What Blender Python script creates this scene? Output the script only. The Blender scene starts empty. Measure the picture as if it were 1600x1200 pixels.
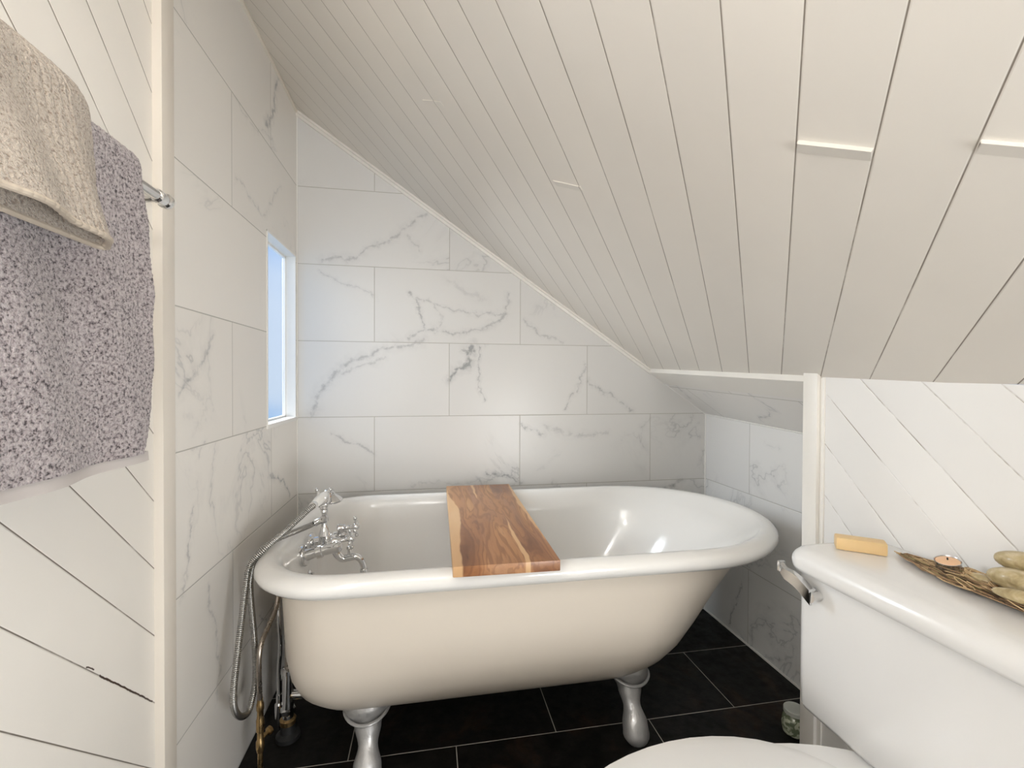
import bpy, bmesh, math, random
from math import sin, cos, pi, radians, sqrt
from mathutils import Vector, Matrix, noise
random.seed(7)
sc = bpy.context.scene
COL = sc.collection

# ------------------------------------------------------------------ camera
EYE = 1.084                       # eye height above the floor
def Z(r): return r + EYE
cam_d = bpy.data.cameras.new('camera'); cam = bpy.data.objects.new('camera', cam_d); COL.objects.link(cam)
cam_d.sensor_width = 36.0; cam_d.lens = 711.72 / 1600 * 36.0; cam_d.clip_start = 0.02
_y, _p, _r = 0.17947, 0.010647, 0.0036385
Rt = Vector((cos(_y), -sin(_y), 0)); Fw = Vector((sin(_y), cos(_y), 0)); Up = Vector((0, 0, 1))
fw = Fw*cos(_p) - Up*sin(_p); up = Up*cos(_p) + Fw*sin(_p)
xc = Rt*cos(_r) + up*sin(_r); yc_ = up*cos(_r) - Rt*sin(_r)
M = Matrix((xc, yc_, -fw)).transposed().to_4x4(); M.translation = Vector((0, 0, EYE))
cam.matrix_world = M
sc.camera = cam
# ------------------------------------------------------------------ world, light, exposure
sc.view_settings.view_transform = 'Standard'; sc.view_settings.look = 'None'
sc.view_settings.gamma = 1.0; sc.view_settings.use_curve_mapping = False
sc.view_settings.exposure = -0.24
w = bpy.data.worlds.new('sky'); sc.world = w; w.use_nodes = True
wn = w.node_tree.nodes; wl = w.node_tree.links
bg = wn['Background']; tc = wn.new('ShaderNodeTexCoord'); sx = wn.new('ShaderNodeSeparateXYZ'); rp = wn.new('ShaderNodeValToRGB'); mp = wn.new('ShaderNodeMapRange')
wl.new(tc.outputs['Generated'], sx.inputs[0]); wl.new(sx.outputs['Z'], mp.inputs[0]); mp.inputs[1].default_value = -.2; mp.inputs[2].default_value = .5
cn = wn.new('ShaderNodeTexNoise'); cn.inputs['Scale'].default_value = 7; cn.inputs['Detail'].default_value = 2; wl.new(tc.outputs['Generated'], cn.inputs['Vector'])
ad = wn.new('ShaderNodeMath'); ad.operation = 'MULTIPLY_ADD'; ad.inputs[1].default_value = .22; wl.new(cn.outputs['Fac'], ad.inputs[0]); wl.new(mp.outputs[0], ad.inputs[2])
wl.new(ad.outputs[0], rp.inputs[0]); wl.new(rp.outputs[0], bg.inputs[0])
rp.color_ramp.interpolation = 'EASE'
for k_, (ps_, c_) in enumerate(((.15, (.42, .66, .98)), (.27, (.38, .62, .97)), (.40, (.72, .84, 1.0)), (.58, (.70, .82, 1.0)), (.82, (.36, .58, .98)))):
    e_ = rp.color_ramp.elements[k_] if k_ < 2 else rp.color_ramp.elements.new(ps_)
    e_.position = ps_; e_.color = (*c_, 1)
bg.inputs[1].default_value = .95
def area(name, loc, target, sx_, sy_, power, color):
    d = bpy.data.lights.new(name, 'AREA'); d.shape = 'RECTANGLE'; d.size = sx_; d.size_y = sy_; d.energy = power; d.color = color
    o = bpy.data.objects.new(name, d); COL.objects.link(o); o.location = loc
    o.rotation_euler = (Vector(target) - Vector(loc)).to_track_quat('-Z', 'Y').to_euler(); return o
sc.cycles.diffuse_bounces = 10; sc.cycles.max_bounces = 14; sc.cycles.transparent_max_bounces = 12
# bright overcast sky beside the house, shining down through the narrow window in the left wall
area('sky_glow', (-1.75, 2.12, 1.85), (0.75, 1.30, .62), 1.3, 1.3, 170.0, (.93, .97, 1.0))
# added fill light: low window behind the viewer, and a lamp on the slope
area('window_fill_light', (.975, -.80, .61), (-.2, .15, .80), .84, .54, 38.0, (1.0, 1.0, .99))
area('fill_lamp_light', (.0, .06, 1.70), (.95, 1.2, 0.45), .26, .26, 2.5, (1.0, .98, .95))
GLOBE = 62.0      # emission of the three vanity globes

# ------------------------------------------------------------------ constants of the room
XL, XR, XK, YB = -0.5214, 1.2816, 0.995, 1.947
YR = -2.40
def zeave(y): return Z(0.048 - 0.0425*(1.947 - y) * (1 if y > .6 else (1.347/(1.947-y))))
ZTOP = Z(1.063)
def zceil(x, y): return ZTOP + (x - XL)/(XK - XL)*(zeave(y) - ZTOP)
def zslope(x, y): return zeave(y) - .014 - (x - XK)*(.195/(XR - XK))

# ------------------------------------------------------------------ node helpers
class NT:
    def __init__(s, name):
        s.m = bpy.data.materials.new(name); s.m.use_nodes = True
        s.t = s.m.node_tree; s.p = s.t.nodes['Principled BSDF']; s.out = s.t.nodes['Material Output']
    def n(s, typ, **kw):
        nd = s.t.nodes.new(typ)
        for k, v in kw.items(): setattr(nd, k, v)
        return nd
    def put(s, sock, v):
        if isinstance(v, bpy.types.NodeSocket): s.t.links.new(v, sock)
        elif v is not None: sock.default_value = v
    def math(s, op, a, b=None, c=None, clamp=False):
        nd = s.n('ShaderNodeMath', operation=op); nd.use_clamp = clamp
        for i, v in enumerate((a, b, c)):
            if v is not None: s.put(nd.inputs[i], v)
        return nd.outputs[0]
    def vmath(s, op, a, b=None, scale=None):
        nd = s.n('ShaderNodeVectorMath', operation=op); s.put(nd.inputs[0], a)
        if b is not None: s.put(nd.inputs[1], b)
        if scale is not None: s.put(nd.inputs['Scale'], scale)
        return nd.outputs['Value'] if op in ('LENGTH', 'DISTANCE', 'DOT_PRODUCT') else nd.outputs[0]
    def xyz(s, x, y, z=0.0):
        nd = s.n('ShaderNodeCombineXYZ')
        for i, v in enumerate((x, y, z)): s.put(nd.inputs[i], v)
        return nd.outputs[0]
    def obj(s): return s.n('ShaderNodeTexCoord').outputs['Object']
    def sep(s, v):
        nd = s.n('ShaderNodeSeparateXYZ'); s.put(nd.inputs[0], v); return nd.outputs
    def noise(s, vec, scale, detail=4, rough=.55, dist=0.0, color=False):
        nd = s.n('ShaderNodeTexNoise'); s.put(nd.inputs['Vector'], vec); nd.inputs['Scale'].default_value = scale
        nd.inputs['Detail'].default_value = detail; nd.inputs['Roughness'].default_value = rough; nd.inputs['Distortion'].default_value = dist
        return nd.outputs['Color' if color else 'Fac']
    def mr(s, v, a, b, c=0.0, d=1.0, smooth=True):
        nd = s.n('ShaderNodeMapRange'); nd.interpolation_type = 'SMOOTHSTEP' if smooth else 'LINEAR'
        for i, q in enumerate((v, a, b, c, d)): s.put(nd.inputs[i], q)
        return nd.outputs[0]
    def mix(s, f, a, b, mode='MIX'):
        nd = s.n('ShaderNodeMix', data_type='RGBA', blend_type=mode)
        s.put(nd.inputs[0], f)
        for sock, v in ((nd.inputs[6], a), (nd.inputs[7], b)):
            s.put(sock, v if isinstance(v, bpy.types.NodeSocket) else (*v, 1))
        return nd.outputs[2]
    def ramp(s, f, stops, interp='LINEAR'):
        nd = s.n('ShaderNodeValToRGB'); cr = nd.color_ramp; cr.interpolation = interp
        while len(cr.elements) < len(stops): cr.elements.new(.5)
        for e, (q, c) in zip(cr.elements, stops): e.position = q; e.color = (*c, 1)
        s.put(nd.inputs[0], f); return nd.outputs[0]
    def bump(s, h, strength, dist):
        nd = s.n('ShaderNodeBump'); s.put(nd.inputs['Height'], h); nd.inputs['Strength'].default_value = strength
        nd.inputs['Distance'].default_value = dist; s.t.links.new(nd.outputs[0], s.p.inputs['Normal'])
    def base(s, c):
        s.put(s.p.inputs['Base Color'], c if isinstance(c, bpy.types.NodeSocket) else (*c, 1))
    def rough(s, v): s.put(s.p.inputs['Roughness'], v)
    def metal(s, v=1.0): s.p.inputs['Metallic'].default_value = v

def paint(name, col, rough=.45, wob=.05, bump=.06):
    t = NT(name); o = t.obj()
    n = t.noise(o, 3.0, 3); t.base(t.mix(t.mr(n, .35, .7), col, tuple(c*(1-wob) for c in col)))
    t.rough(rough); t.bump(t.noise(o, 90, 3), bump, .004); return t.m
def metalm(name, col, rough, bump=0.0):
    t = NT(name); o = t.obj(); n = t.noise(o, 40, 3)
    t.base(t.mix(n, col, tuple(c*.85 for c in col))); t.metal(); t.rough(t.mr(n, .2, .8, rough*.7, rough*1.4))
    if bump: t.bump(t.noise(o, 160, 4), bump, .003)
    return t.m

# distance of a 2D point to a segment, as a node group
sg = bpy.data.node_groups.new('stroke', 'ShaderNodeTree')
for nm, ty in (('P', 'NodeSocketVector'), ('A', 'NodeSocketVector'), ('B', 'NodeSocketVector'), ('W', 'NodeSocketFloat'), ('S', 'NodeSocketFloat'), ('Prev', 'NodeSocketFloat')):
    sg.interface.new_socket(nm, in_out='INPUT', socket_type=ty)
sg.interface.new_socket('V', in_out='OUTPUT', socket_type='NodeSocketFloat')
gi = sg.nodes.new('NodeGroupInput'); go = sg.nodes.new('NodeGroupOutput')
def _v(op, a, b=None):
    nd = sg.nodes.new('ShaderNodeVectorMath'); nd.operation = op
    for i, q in enumerate((a, b)):
        if q is not None: sg.links.new(q, nd.inputs[i])
    return nd
def _m(op, a, b, clamp=False):
    nd = sg.nodes.new('ShaderNodeMath'); nd.operation = op; nd.use_clamp = clamp
    for i, q in enumerate((a, b)):
        if isinstance(q, (int, float)): nd.inputs[i].default_value = q
        else: sg.links.new(q, nd.inputs[i])
    return nd.outputs[0]
pa = _v('SUBTRACT', gi.outputs['P'], gi.outputs['A']).outputs[0]; ba = _v('SUBTRACT', gi.outputs['B'], gi.outputs['A']).outputs[0]
hh = _m('DIVIDE', _v('DOT_PRODUCT', pa, ba).outputs['Value'], _v('DOT_PRODUCT', ba, ba).outputs['Value'], True)
sn = _v('SCALE', ba); sg.links.new(hh, sn.inputs['Scale'])
dd = _v('DISTANCE', pa, sn.outputs[0]).outputs['Value']
vv = _m('MULTIPLY', _m('SUBTRACT', 1.0, _m('DIVIDE', dd, gi.outputs['W']), True), gi.outputs['S'])
sg.links.new(_m('MAXIMUM', vv, gi.outputs['Prev']), go.inputs[0])

VB = [([(-.422,.473),(-.286,.5),(-.236,.542),(-.134,.587),(-.043,.673),(-.011,.688)],.0072,.45),([(-.082,.585),(-.043,.534)],.0058,.3),
([(-.464,-.146),(-.442,-.053),(-.385,.011),(-.323,.067),(-.21,.115),(-.029,.155)],.0087,.5),([(-.385,.011),(-.311,.043),(-.185,.084)],.0058,.35),
([(.086,0),(.121,.041),(.167,.066),(.178,.14)],.0087,1),([(.121,.041),(.175,.099),(.142,.134)],.0058,.6),([(.208,.129),(.208,.006),(.228,-.082)],.0036,.6),
([(-.084,.365),(-.042,.294),(-.021,.214)],.0043,.65),([(-.061,.336),(.077,.303),(.213,.28),(.318,.278)],.0043,.4),
([(-.081,.173),(-.016,.217),(.131,.194),(.268,.232),(.324,.278),(.332,.367)],.0058,.5),([(.024,.194),(.05,.248),(.002,.328)],.0043,.3),
([(-.385,-.225),(-.286,-.271),(-.225,-.307)],.0043,.45),([(.242,-.407),(.326,-.427),(.389,-.446)],.0058,.7),([(.27,-.436),(.079,-.443),(-.081,-.445)],.0043,.25),
([(.399,-.205),(.463,-.235),(.497,-.246)],.0043,.6),([(.497,-.213),(.659,-.255),(.795,-.24)],.0072,.3),([(.593,-.134),(.643,-.049),(.687,.065)],.0043,.5),
([(.697,-.009),(.825,-.084),(.918,-.137)],.0043,.5),([(1.022,-.552),(1.079,-.495),(1.16,-.471)],.0087,.5),([(.4,.258),(.481,.198),(.583,.164)],.0043,.4),
([(-.434,.428),(-.323,.382),(-.223,.333)],.0043,.3),([(.077,.411),(.185,.361),(.24,.336)],.0087,.2),([(.527,-.451),(.571,-.481)],.0043,.4),([(.95,-.22),(1.0,-.167)],.0043,.3)]
VL = [([(1.639,-.319),(1.775,-.377),(1.852,-.455)],.0044,.8),([(1.075,-.035),(1.128,-.002),(1.181,.043),(1.23,.111)],.0055,.45),
([(1.74,1.086),(1.692,.989),(1.691,.913),(1.598,.818)],.0077,.7),([(1.372,.546),(1.596,.523),(1.744,.684)],.0044,.4),([(1.353,.762),(1.489,.749),(1.658,.808)],.0033,.3),
([(1.079,-.458),(1.111,-.394),(1.134,-.287)],.0044,.5),([(1.247,-.794),(1.266,-.732),(1.215,-.575),(1.199,-.49)],.0044,.4),([(1.426,-.655),(1.455,-.656),(1.408,-.628)],.0055,.8),
([(1.532,-.741),(1.606,-.792)],.0033,.9),([(1.155,-.19),(1.186,-.15)],.0033,.3),([(1.1,-.083),(1.156,-.102),(1.127,-.128)],.0077,.15)]
VR = [([(1.77,-1.062),(1.73,-.958),(1.682,-.855)],.0033,.8),([(1.634,-1.034),(1.62,-.989),(1.57,-.948),(1.543,-.918)],.0055,.5),
([(1.551,-1.077),(1.47,-1.038),(1.422,-.99),(1.411,-.955)],.0055,.5),([(1.562,-.239),(1.496,-.254),(1.48,-.263)],.0033,.2)]
VS = [([(1.839,1.037),(1.868,1.10),(1.9,1.16)],.006,.6),([(1.385,1.06),(1.373,1.163),(1.5,1.22),(1.542,1.25)],.005,.5)]

def marble(name, ax, v0, u0, W, row, veins, seed, vaxis='Z', zrel=True, base=(.715, .71, .695)):
    """porcelain wall tile, half bond, thin grout, grey veins"""
    t = NT(name); o = t.obj(); s = t.sep(o)
    u = s[ax]; v = s['XYZ'.index(vaxis)]
    vz = t.math('SUBTRACT', v, EYE) if zrel else v
    vr = t.math('DIVIDE', t.math('SUBTRACT', vz, v0), row); r = t.math('FLOOR', vr); fv = t.math('SUBTRACT', vr, r)
    par = t.math('FLOORED_MODULO', r, 2.0)
    ur = t.math('ADD', t.math('DIVIDE', t.math('SUBTRACT', u, u0), W), t.math('MULTIPLY', par, .5)); c = t.math('FLOOR', ur); fu = t.math('SUBTRACT', ur, c)
    eu = t.math('MULTIPLY', t.math('MINIMUM', fu, t.math('SUBTRACT', 1.0, fu)), W)
    ev = t.math('MULTIPLY', t.math('MINIMUM', fv, t.math('SUBTRACT', 1.0, fv)), row)
    e = t.math('MINIMUM', eu, ev)
    grout = t.mr(e, .0008, .0018, 1.0, 0.0)
    wn_ = t.n('ShaderNodeTexWhiteNoise', noise_dimensions='3D'); t.put(wn_.inputs['Vector'], t.xyz(c, r, float(seed)))
    off = t.vmath('SCALE', wn_.outputs['Color'], scale=17.0)
    P = t.xyz(u, vz, 0.0); Q = t.vmath('ADD', P, off)
    # faint cloud and hairline veins of each tile
    na = t.noise(Q, 2.6, 5, .6, .6); ridge = t.math('ABSOLUTE', t.math('SUBTRACT', na, .5))
    gate = t.mr(t.noise(Q, 1.7, 2), .52, .68)
    hair = t.math('MULTIPLY', t.mr(ridge, 0.0, .013, .42, 0.0), gate)
    cloud = t.math('MULTIPLY', t.mr(ridge, 0.0, .07, .16, 0.0), gate)
    # the main veins of this wall
    wv = t.vmath('SCALE', t.vmath('SUBTRACT', t.noise(P, 14, 4, .65, color=True), (.5, .5, .5)), scale=.075)
    PW = t.vmath('MULTIPLY', t.vmath('ADD', P, wv), (1, 1, 0))
    prev = 0.0; prev2 = 0.0
    for pts, wd, st in veins:
        for a, b in zip(pts, pts[1:]):
            for k in (0, 1):
                g = t.n('ShaderNodeGroup'); g.node_tree = sg
                t.put(g.inputs['P'], PW); g.inputs['A'].default_value = (*a, 0); g.inputs['B'].default_value = (*b, 0)
                g.inputs['W'].default_value = wd*(1.25 if k == 0 else 4.2); g.inputs['S'].default_value = st*(1.0 if k == 0 else .42)
                t.put(g.inputs['Prev'], prev if k == 0 else prev2)
                if k == 0: prev = g.outputs[0]
                else: prev2 = g.outputs[0]
    fade = t.mr(t.noise(P, 38, 3), .3, .62, .15, 1.0)
    vein = t.math('ADD', t.math('ADD', hair, cloud), t.math('MULTIPLY', t.math('ADD', prev, prev2), fade), clamp=True)
    col = t.mix(t.math('MULTIPLY', vein, .8), base, (.25, .26, .27))
    tone = t.mr(wn_.outputs['Value'], 0, 1, .97, 1.02)
    col = t.mix(1.0, col, t.xyz(tone, tone, tone), 'MULTIPLY')
    col = t.mix(grout, col, (.46, .445, .41))
    t.base(col); t.rough(t.mix(grout, (.30,)*3, (.7,)*3)); t.p.inputs['Specular IOR Level'].default_value = .4
    t.bump(t.mr(e, 0.0, .003, 0.0, 1.0), .35, .0015)
    return t.m

def boards(name, fq, w, q0, col, lightline=.5, rough=.42, dark=.16, seed=0.0, crack=None):
    """painted tongue-and-groove boards; fq gives the coordinate across the boards"""
    t = NT(name); o = t.obj(); s = t.sep(o)
    q = fq(t, s); qr = t.math('DIVIDE', t.math('SUBTRACT', q, q0), w); c = t.math('FLOOR', t.math('ADD', qr, .5)); f = t.math('SUBTRACT', qr, c)
    e = t.math('MULTIPLY', t.math('ABSOLUTE', f), w)
    gap = t.mr(e, .0005, .0013, 1.0, 0.0)
    nn = t.noise(t.vmath('ADD', o, (seed, 0, 0)), 4.0, 5, .75)
    # in some lengths paint fills the joint, in others it is an open dark gap
    openg = t.mr(nn, lightline-.08, lightline+.12)
    lcol = tuple(min(.9, k*1.06) for k in col)
    joint = t.mix(openg, t.mix(.5, lcol, (dark, dark*.85, dark*.7)), (dark, dark*.85, dark*.7)) if lightline < .4 else t.mix(openg, lcol, (dark, dark*.85, dark*.7))
    n = t.noise(o, 2.5, 3)
    body = t.mix(t.mr(n, .3, .7), col, tuple(k*.955 for k in col))
    ids = t.n('ShaderNodeTexWhiteNoise', noise_dimensions='1D')
    t.put(ids.inputs['W'], t.math('FLOOR', t.math('ADD', qr, seed+100.0))); tone = t.mr(ids.outputs['Value'], 0, 1, .975, 1.015)
    body = t.mix(1.0, body, t.xyz(tone, tone, tone), 'MULTIPLY')
    colr = t.mix(gap, body, joint)
    if crack:                      # an open, splintered joint between two boards
        P = t.xyz(s[1], t.math('ADD', s[2], t.math('MULTIPLY', t.math('SUBTRACT', t.noise(o, 70, 3), .5), .006)), 0.0); prev = 0.0
        for a_, b_, w_, k_ in crack:
            g = t.n('ShaderNodeGroup'); g.node_tree = sg; t.put(g.inputs['P'], P); g.inputs['A'].default_value = (*a_, 0); g.inputs['B'].default_value = (*b_, 0)
            g.inputs['W'].default_value = w_; g.inputs['S'].default_value = k_; t.put(g.inputs['Prev'], prev); prev = g.outputs[0]
        colr = t.mix(t.mr(prev, .25, .6), colr, (.045, .022, .014))
    t.base(colr); t.rough(rough)
    groove = t.mr(e, .0004, .0026, 0.0, 1.0)
    h = t.math('ADD', groove, t.math('MULTIPLY', t.noise(o, 60, 4), .16)); t.bump(h, .45, .0016)
    return t.m

R2 = 1/sqrt(2)
m_board_l = boards('painted_boards_left', lambda t, s: t.math('MULTIPLY', t.math('ADD', s[1], s[2]), R2), .1302*R2, (.485+EYE)*R2, (.82, .785, .73), .36, seed=1.0, crack=[((.835, .604), (.975, .464), .0026, 1.0), ((.806, .636), (.822, .622), .0024, .8)])
m_board_k = boards('painted_boards_right', lambda t, s: t.math('MULTIPLY', t.math('SUBTRACT', s[2], s[1]), R2), .130*R2, (-1.033+EYE)*R2, (.80, .79, .77), .50, dark=.30, seed=2.0)
m_board_c = boards('painted_ceiling_planks', lambda t, s: t.math('MULTIPLY', t.math('SUBTRACT', t.math('MULTIPLY', s[0], 1.2041), s[1]), R2), (.0945), .034, (.725, .69, .635), .38, dark=.20, seed=3.0)
m_trim = paint('white_trim_paint', (.80, .775, .725), .38)
m_trimw = paint('warm_trim_paint', (.74, .685, .61), .4)
m_caulk = paint('white_caulk', (.84, .83, .80), .5)
m_wallr = paint('rear_wall_paint', (.85, .83, .79), .6)
m_tile_b = marble('marble_tile_back', 0, -.1568, .083, .6115, .3078, VB, 3)
m_tile_l = marble('marble_tile_left', 1, -.1568, 1.34, .6115, .3078, VL, 11, base=(.80, .77, .725))
m_tile_r = marble('marble_tile_right', 1, -.4646, 1.647, .6115, .3078, VR, 23)
m_tile_s = marble('marble_tile_slope', 1, 1.40, 1.50, .6115, .3078, VS, 31, vaxis='X', zrel=False, base=(.78, .76, .73))

def floor_mat():
    t = NT('dark_slate_floor_tile'); o = t.obj(); s = t.sep(o)
    W, row = .611, .308
    vr = t.math('DIVIDE', t.math('SUBTRACT', s[1], 1.341), row); r = t.math('FLOOR', vr); fv = t.math('SUBTRACT', vr, r)
    ur = t.math('ADD', t.math('DIVIDE', t.math('SUBTRACT', s[0], .996), W), t.math('MULTIPLY', t.math('FLOORED_MODULO', r, 2.0), .5))
    c = t.math('FLOOR', ur); fu = t.math('SUBTRACT', ur, c)
    e = t.math('MINIMUM', t.math('MULTIPLY', t.math('MINIMUM', fu, t.math('SUBTRACT', 1.0, fu)), W), t.math('MULTIPLY', t.math('MINIMUM', fv, t.math('SUBTRACT', 1.0, fv)), row))
    grout = t.mr(e, .0009, .0017, 1.0, 0.0)
    wn_ = t.n('ShaderNodeTexWhiteNoise', noise_dimensions='3D'); t.put(wn_.inputs['Vector'], t.xyz(c, r, 5.0))
    q = t.vmath('ADD', o, t.vmath('SCALE', wn_.outputs['Color'], scale=9.0))
    rust = t.mr(t.noise(q, 5.5, 6, .65, .8), .52, .78)
    dk = t.mr(t.noise(q, 22, 5, .7), .3, .75)
    col = t.mix(dk, (.003, .0028, .0025), (.012, .0105, .009)); col = t.mix(t.math('MULTIPLY', rust, .75), col, (.05, .026, .015))
    fleck = t.mr(t.noise(q, 170, 2), .74, .80, 0, .35); col = t.mix(fleck, col, (.22, .20, .17))
    t.base(t.mix(grout, col, (.42, .39, .35))); t.rough(t.mr(t.noise(q, 30, 4), .3, .7, .34, .6))
    h = t.math('ADD', t.mr(e, 0, .003), t.math('MULTIPLY', t.noise(q, 26, 6, .65), 1.2)); t.bump(h, .4, .003)
    t.p.inputs['Specular IOR Level'].default_value = .2
    return t.m
m_floor = floor_mat()
def enamel(name, col, rough, b):
    t = NT(name); o = t.obj(); n = t.noise(o, 5, 3)
    t.base(t.mix(n, col, tuple(c*.96 for c in col))); t.rough(rough); t.bump(t.noise(o, 28, 4), b, .003)
    t.p.inputs['Coat Weight'].default_value = .3; t.p.inputs['Coat Roughness'].default_value = .05
    return t.m
m_enamel = enamel('white_enamel', (.80, .79, .765), .14, .10)
m_shell = enamel('cream_tub_paint', (.70, .635, .55), .38, .08)
m_china = enamel('white_vitreous_china', (.78, .775, .765), .24, .02)
m_chrome = metalm('polished_chrome', (.80, .80, .80), .08)
m_silver = metalm('silver_foot_paint', (.60, .595, .59), .42, .25); m_silver.node_tree.nodes['Principled BSDF'].inputs['Metallic'].default_value = .7
m_brass = metalm('aged_brass', (.50, .34, .16), .30)
m_dull = metalm('dull_grey_copper_pipe', (.50, .44, .38), .28)
m_hose = metalm('ribbed_steel_hose', (.62, .61, .59), .22)
m_black = paint('black_plastic', (.015, .015, .015), .4)
m_porc = enamel('white_porcelain', (.82, .81, .78), .12, .0)

# ------------------------------------------------------------------ mesh helpers
class MB:
    def __init__(s): s.v = []; s.f = []; s.mi = []; s.cur = 0
    def add(s, vs, fs):
        b = len(s.v); s.v += [Vector(q) for q in vs]; s.f += [[b+i for i in f] for f in fs]; s.mi += [s.cur]*len(fs); return s
    def box(s, x0, x1, y0, y1, z0, z1, bev=0.0):
        bm = bmesh.new(); bmesh.ops.create_cube(bm, size=1.0)
        for q in bm.verts: q.co = Vector(((x0+x1)/2 + q.co.x*(x1-x0), (y0+y1)/2 + q.co.y*(y1-y0), (z0+z1)/2 + q.co.z*(z1-z0)))
        if bev: bmesh.ops.bevel(bm, geom=bm.edges[:], offset=bev, segments=2, affect='EDGES', profile=.6)
        bm.verts.index_update(); s.add([q.co.copy() for q in bm.verts], [[q.index for q in f.verts] for f in bm.faces]); bm.free(); return s
    def loft(s, rings, cap0=True, cap1=True, closed=True):
        n = len(rings[0]); vs = [p for r in rings for p in r]; fs = []
        for i in range(len(rings)-1):
            for j in range(n if closed else n-1):
                k = (j+1) % n; fs.append((i*n+j, i*n+k, (i+1)*n+k, (i+1)*n+j))
        if cap0: fs.append(tuple(range(n-1, -1, -1)))
        if cap1: fs.append(tuple((len(rings)-1)*n + j for j in range(n)))
        return s.add(vs, fs)
    def tube(s, path, r, seg=12, cap=True, up=None):
        path = [Vector(p) for p in path]; n = len(path)
        rr = r if hasattr(r, '__len__') else [r]*n
        tang = [(path[min(i+1, n-1)] - path[max(i-1, 0)]).normalized() for i in range(n)]
        a = Vector(up) if up else (Vector((0, 0, 1)) if abs(tang[0].z) < .9 else Vector((1, 0, 0)))
        nrm = (a - tang[0]*a.dot(tang[0])).normalized(); rings = []
        for i in range(n):
            nrm = (nrm - tang[i]*nrm.dot(tang[i])).normalized(); bn = tang[i].cross(nrm)
            rings.append([path[i] + (nrm*cos(2*pi*k/seg) + bn*sin(2*pi*k/seg))*rr[i] for k in range(seg)])
        return s.loft(rings, cap, cap)
    def lathe(s, prof, org, axis, seg=24, cap=True):
        """prof: (radius, distance along axis)"""
        axis = Vector(axis).normalized(); org = Vector(org)
        a = Vector((0, 0, 1)) if abs(axis.z) < .9 else Vector((1, 0, 0)); u = (a - axis*a.dot(axis)).normalized(); b = axis.cross(u)
        rings = [[org + axis*d + (u*cos(2*pi*k/seg) + b*sin(2*pi*k/seg))*max(r, 1e-4) for k in range(seg)] for r, d in prof]
        return s.loft(rings, cap, cap)
    def ball(s, c, r, seg=14, rings=8, sc3=(1, 1, 1)):
        c = Vector(c); rs = []
        for i in range(rings+1):
            th = pi*i/rings; q = max(sin(th), 1e-3)
            rs.append([c + Vector((r*q*cos(2*pi*k/seg)*sc3[0], r*q*sin(2*pi*k/seg)*sc3[1], -r*cos(th)*sc3[2])) for k in range(seg)])
        return s.loft(rs)
    def build(s, name, mat, parent=None, smooth=True, ang=35):
        me = bpy.data.meshes.new(name); me.from_pydata([tuple(q) for q in s.v], [], s.f)
        for m in (mat if isinstance(mat, (list, tuple)) else [mat]): me.materials.append(m)
        me.polygons.foreach_set('material_index', s.mi)
        bm = bmesh.new(); bm.from_mesh(me); bmesh.ops.recalc_face_normals(bm, faces=bm.faces[:]); bm.to_mesh(me); bm.free()
        if smooth:
            me.shade_smooth(); me.set_sharp_from_angle(angle=radians(ang))
        o = bpy.data.objects.new(name, me); COL.objects.link(o)
        if parent is not None:
            o.parent = parent; o.matrix_parent_inverse = Matrix.Translation(parent.location).inverted()
        return o
def spline(pts, n=8, closed=False):
    P = [Vector(p) for p in pts]; out = []
    for i in range(len(P)-1):
        p0 = P[max(i-1, 0)]; p1 = P[i]; p2 = P[i+1]; p3 = P[min(i+2, len(P)-1)]
        for k in range(n):
            t = k/n; out.append(.5*((2*p1) + (p2-p0)*t + (2*p0-5*p1+4*p2-p3)*t*t + (3*p1-p0-3*p2+p3)*t**3))
    out.append(P[-1]); return out
def rrect(x0, x1, y0, y1, r, z, n=6):
    pts = []
    for cx, cy, a in ((x1-r, y0+r, -90), (x1-r, y1-r, 0), (x0+r, y1-r, 90), (x0+r, y0+r, 180)):
        for k in range(n+1):
            q = radians(a + 90*k/n); pts.append(Vector((cx + r*cos(q), cy + r*sin(q), z)))
    return pts
def tag(o, label, cat, group=None, kind=None):
    o['label'] = label; o['category'] = cat
    if group: o['group'] = group
    if kind: o['kind'] = kind
    return o
def thing(name, loc, label, cat, group=None):
    o = bpy.data.objects.new(name, None); COL.objects.link(o); o.location = loc; o.empty_display_size = .05
    return tag(o, label, cat, group)
def struct(o, label, cat): return tag(o, label, cat, kind='structure')

# ================================================================== THE ROOM
struct(MB().box(XL-.2, XR+.2, YR-.1, YB+.1, -.06, 0).build('floor', m_floor, smooth=False), 'dark brown black slate tile floor with thin pale grout lines', 'floor')
struct(MB().box(XL-.046, XR+.12, YB, YB+.1, 0, ZTOP+.12).build('wall_back', m_tile_b, smooth=False), 'white grey-veined marble tile wall behind the bathtub', 'wall')
# left tiled wall with the window opening
WY0, WY1, WZ0, WZ1 = 1.602, 1.925, Z(-.160), Z(.484)
YT = 1.02
XO = XL-.14; XT = XL-.046; b = MB()
b.box(XT, XL, YT, WY0, 0, ZTOP+.1).box(XT, XL, WY1, YB, 0, ZTOP+.1).box(XT, XL, WY0, WY1, 0, WZ0).box(XT, XL, WY0, WY1, WZ1, ZTOP+.1)
struct(b.build('wall_left', m_tile_l, smooth=False), 'marble tile wall on the left holding the narrow frosted window', 'wall')
struct(MB().box(XO, XL, YR, YT, 0, ZTOP+.1).build('wall_left_front', m_board_l, smooth=False), 'cream diagonal board wall behind the hanging towels', 'wall')
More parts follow.
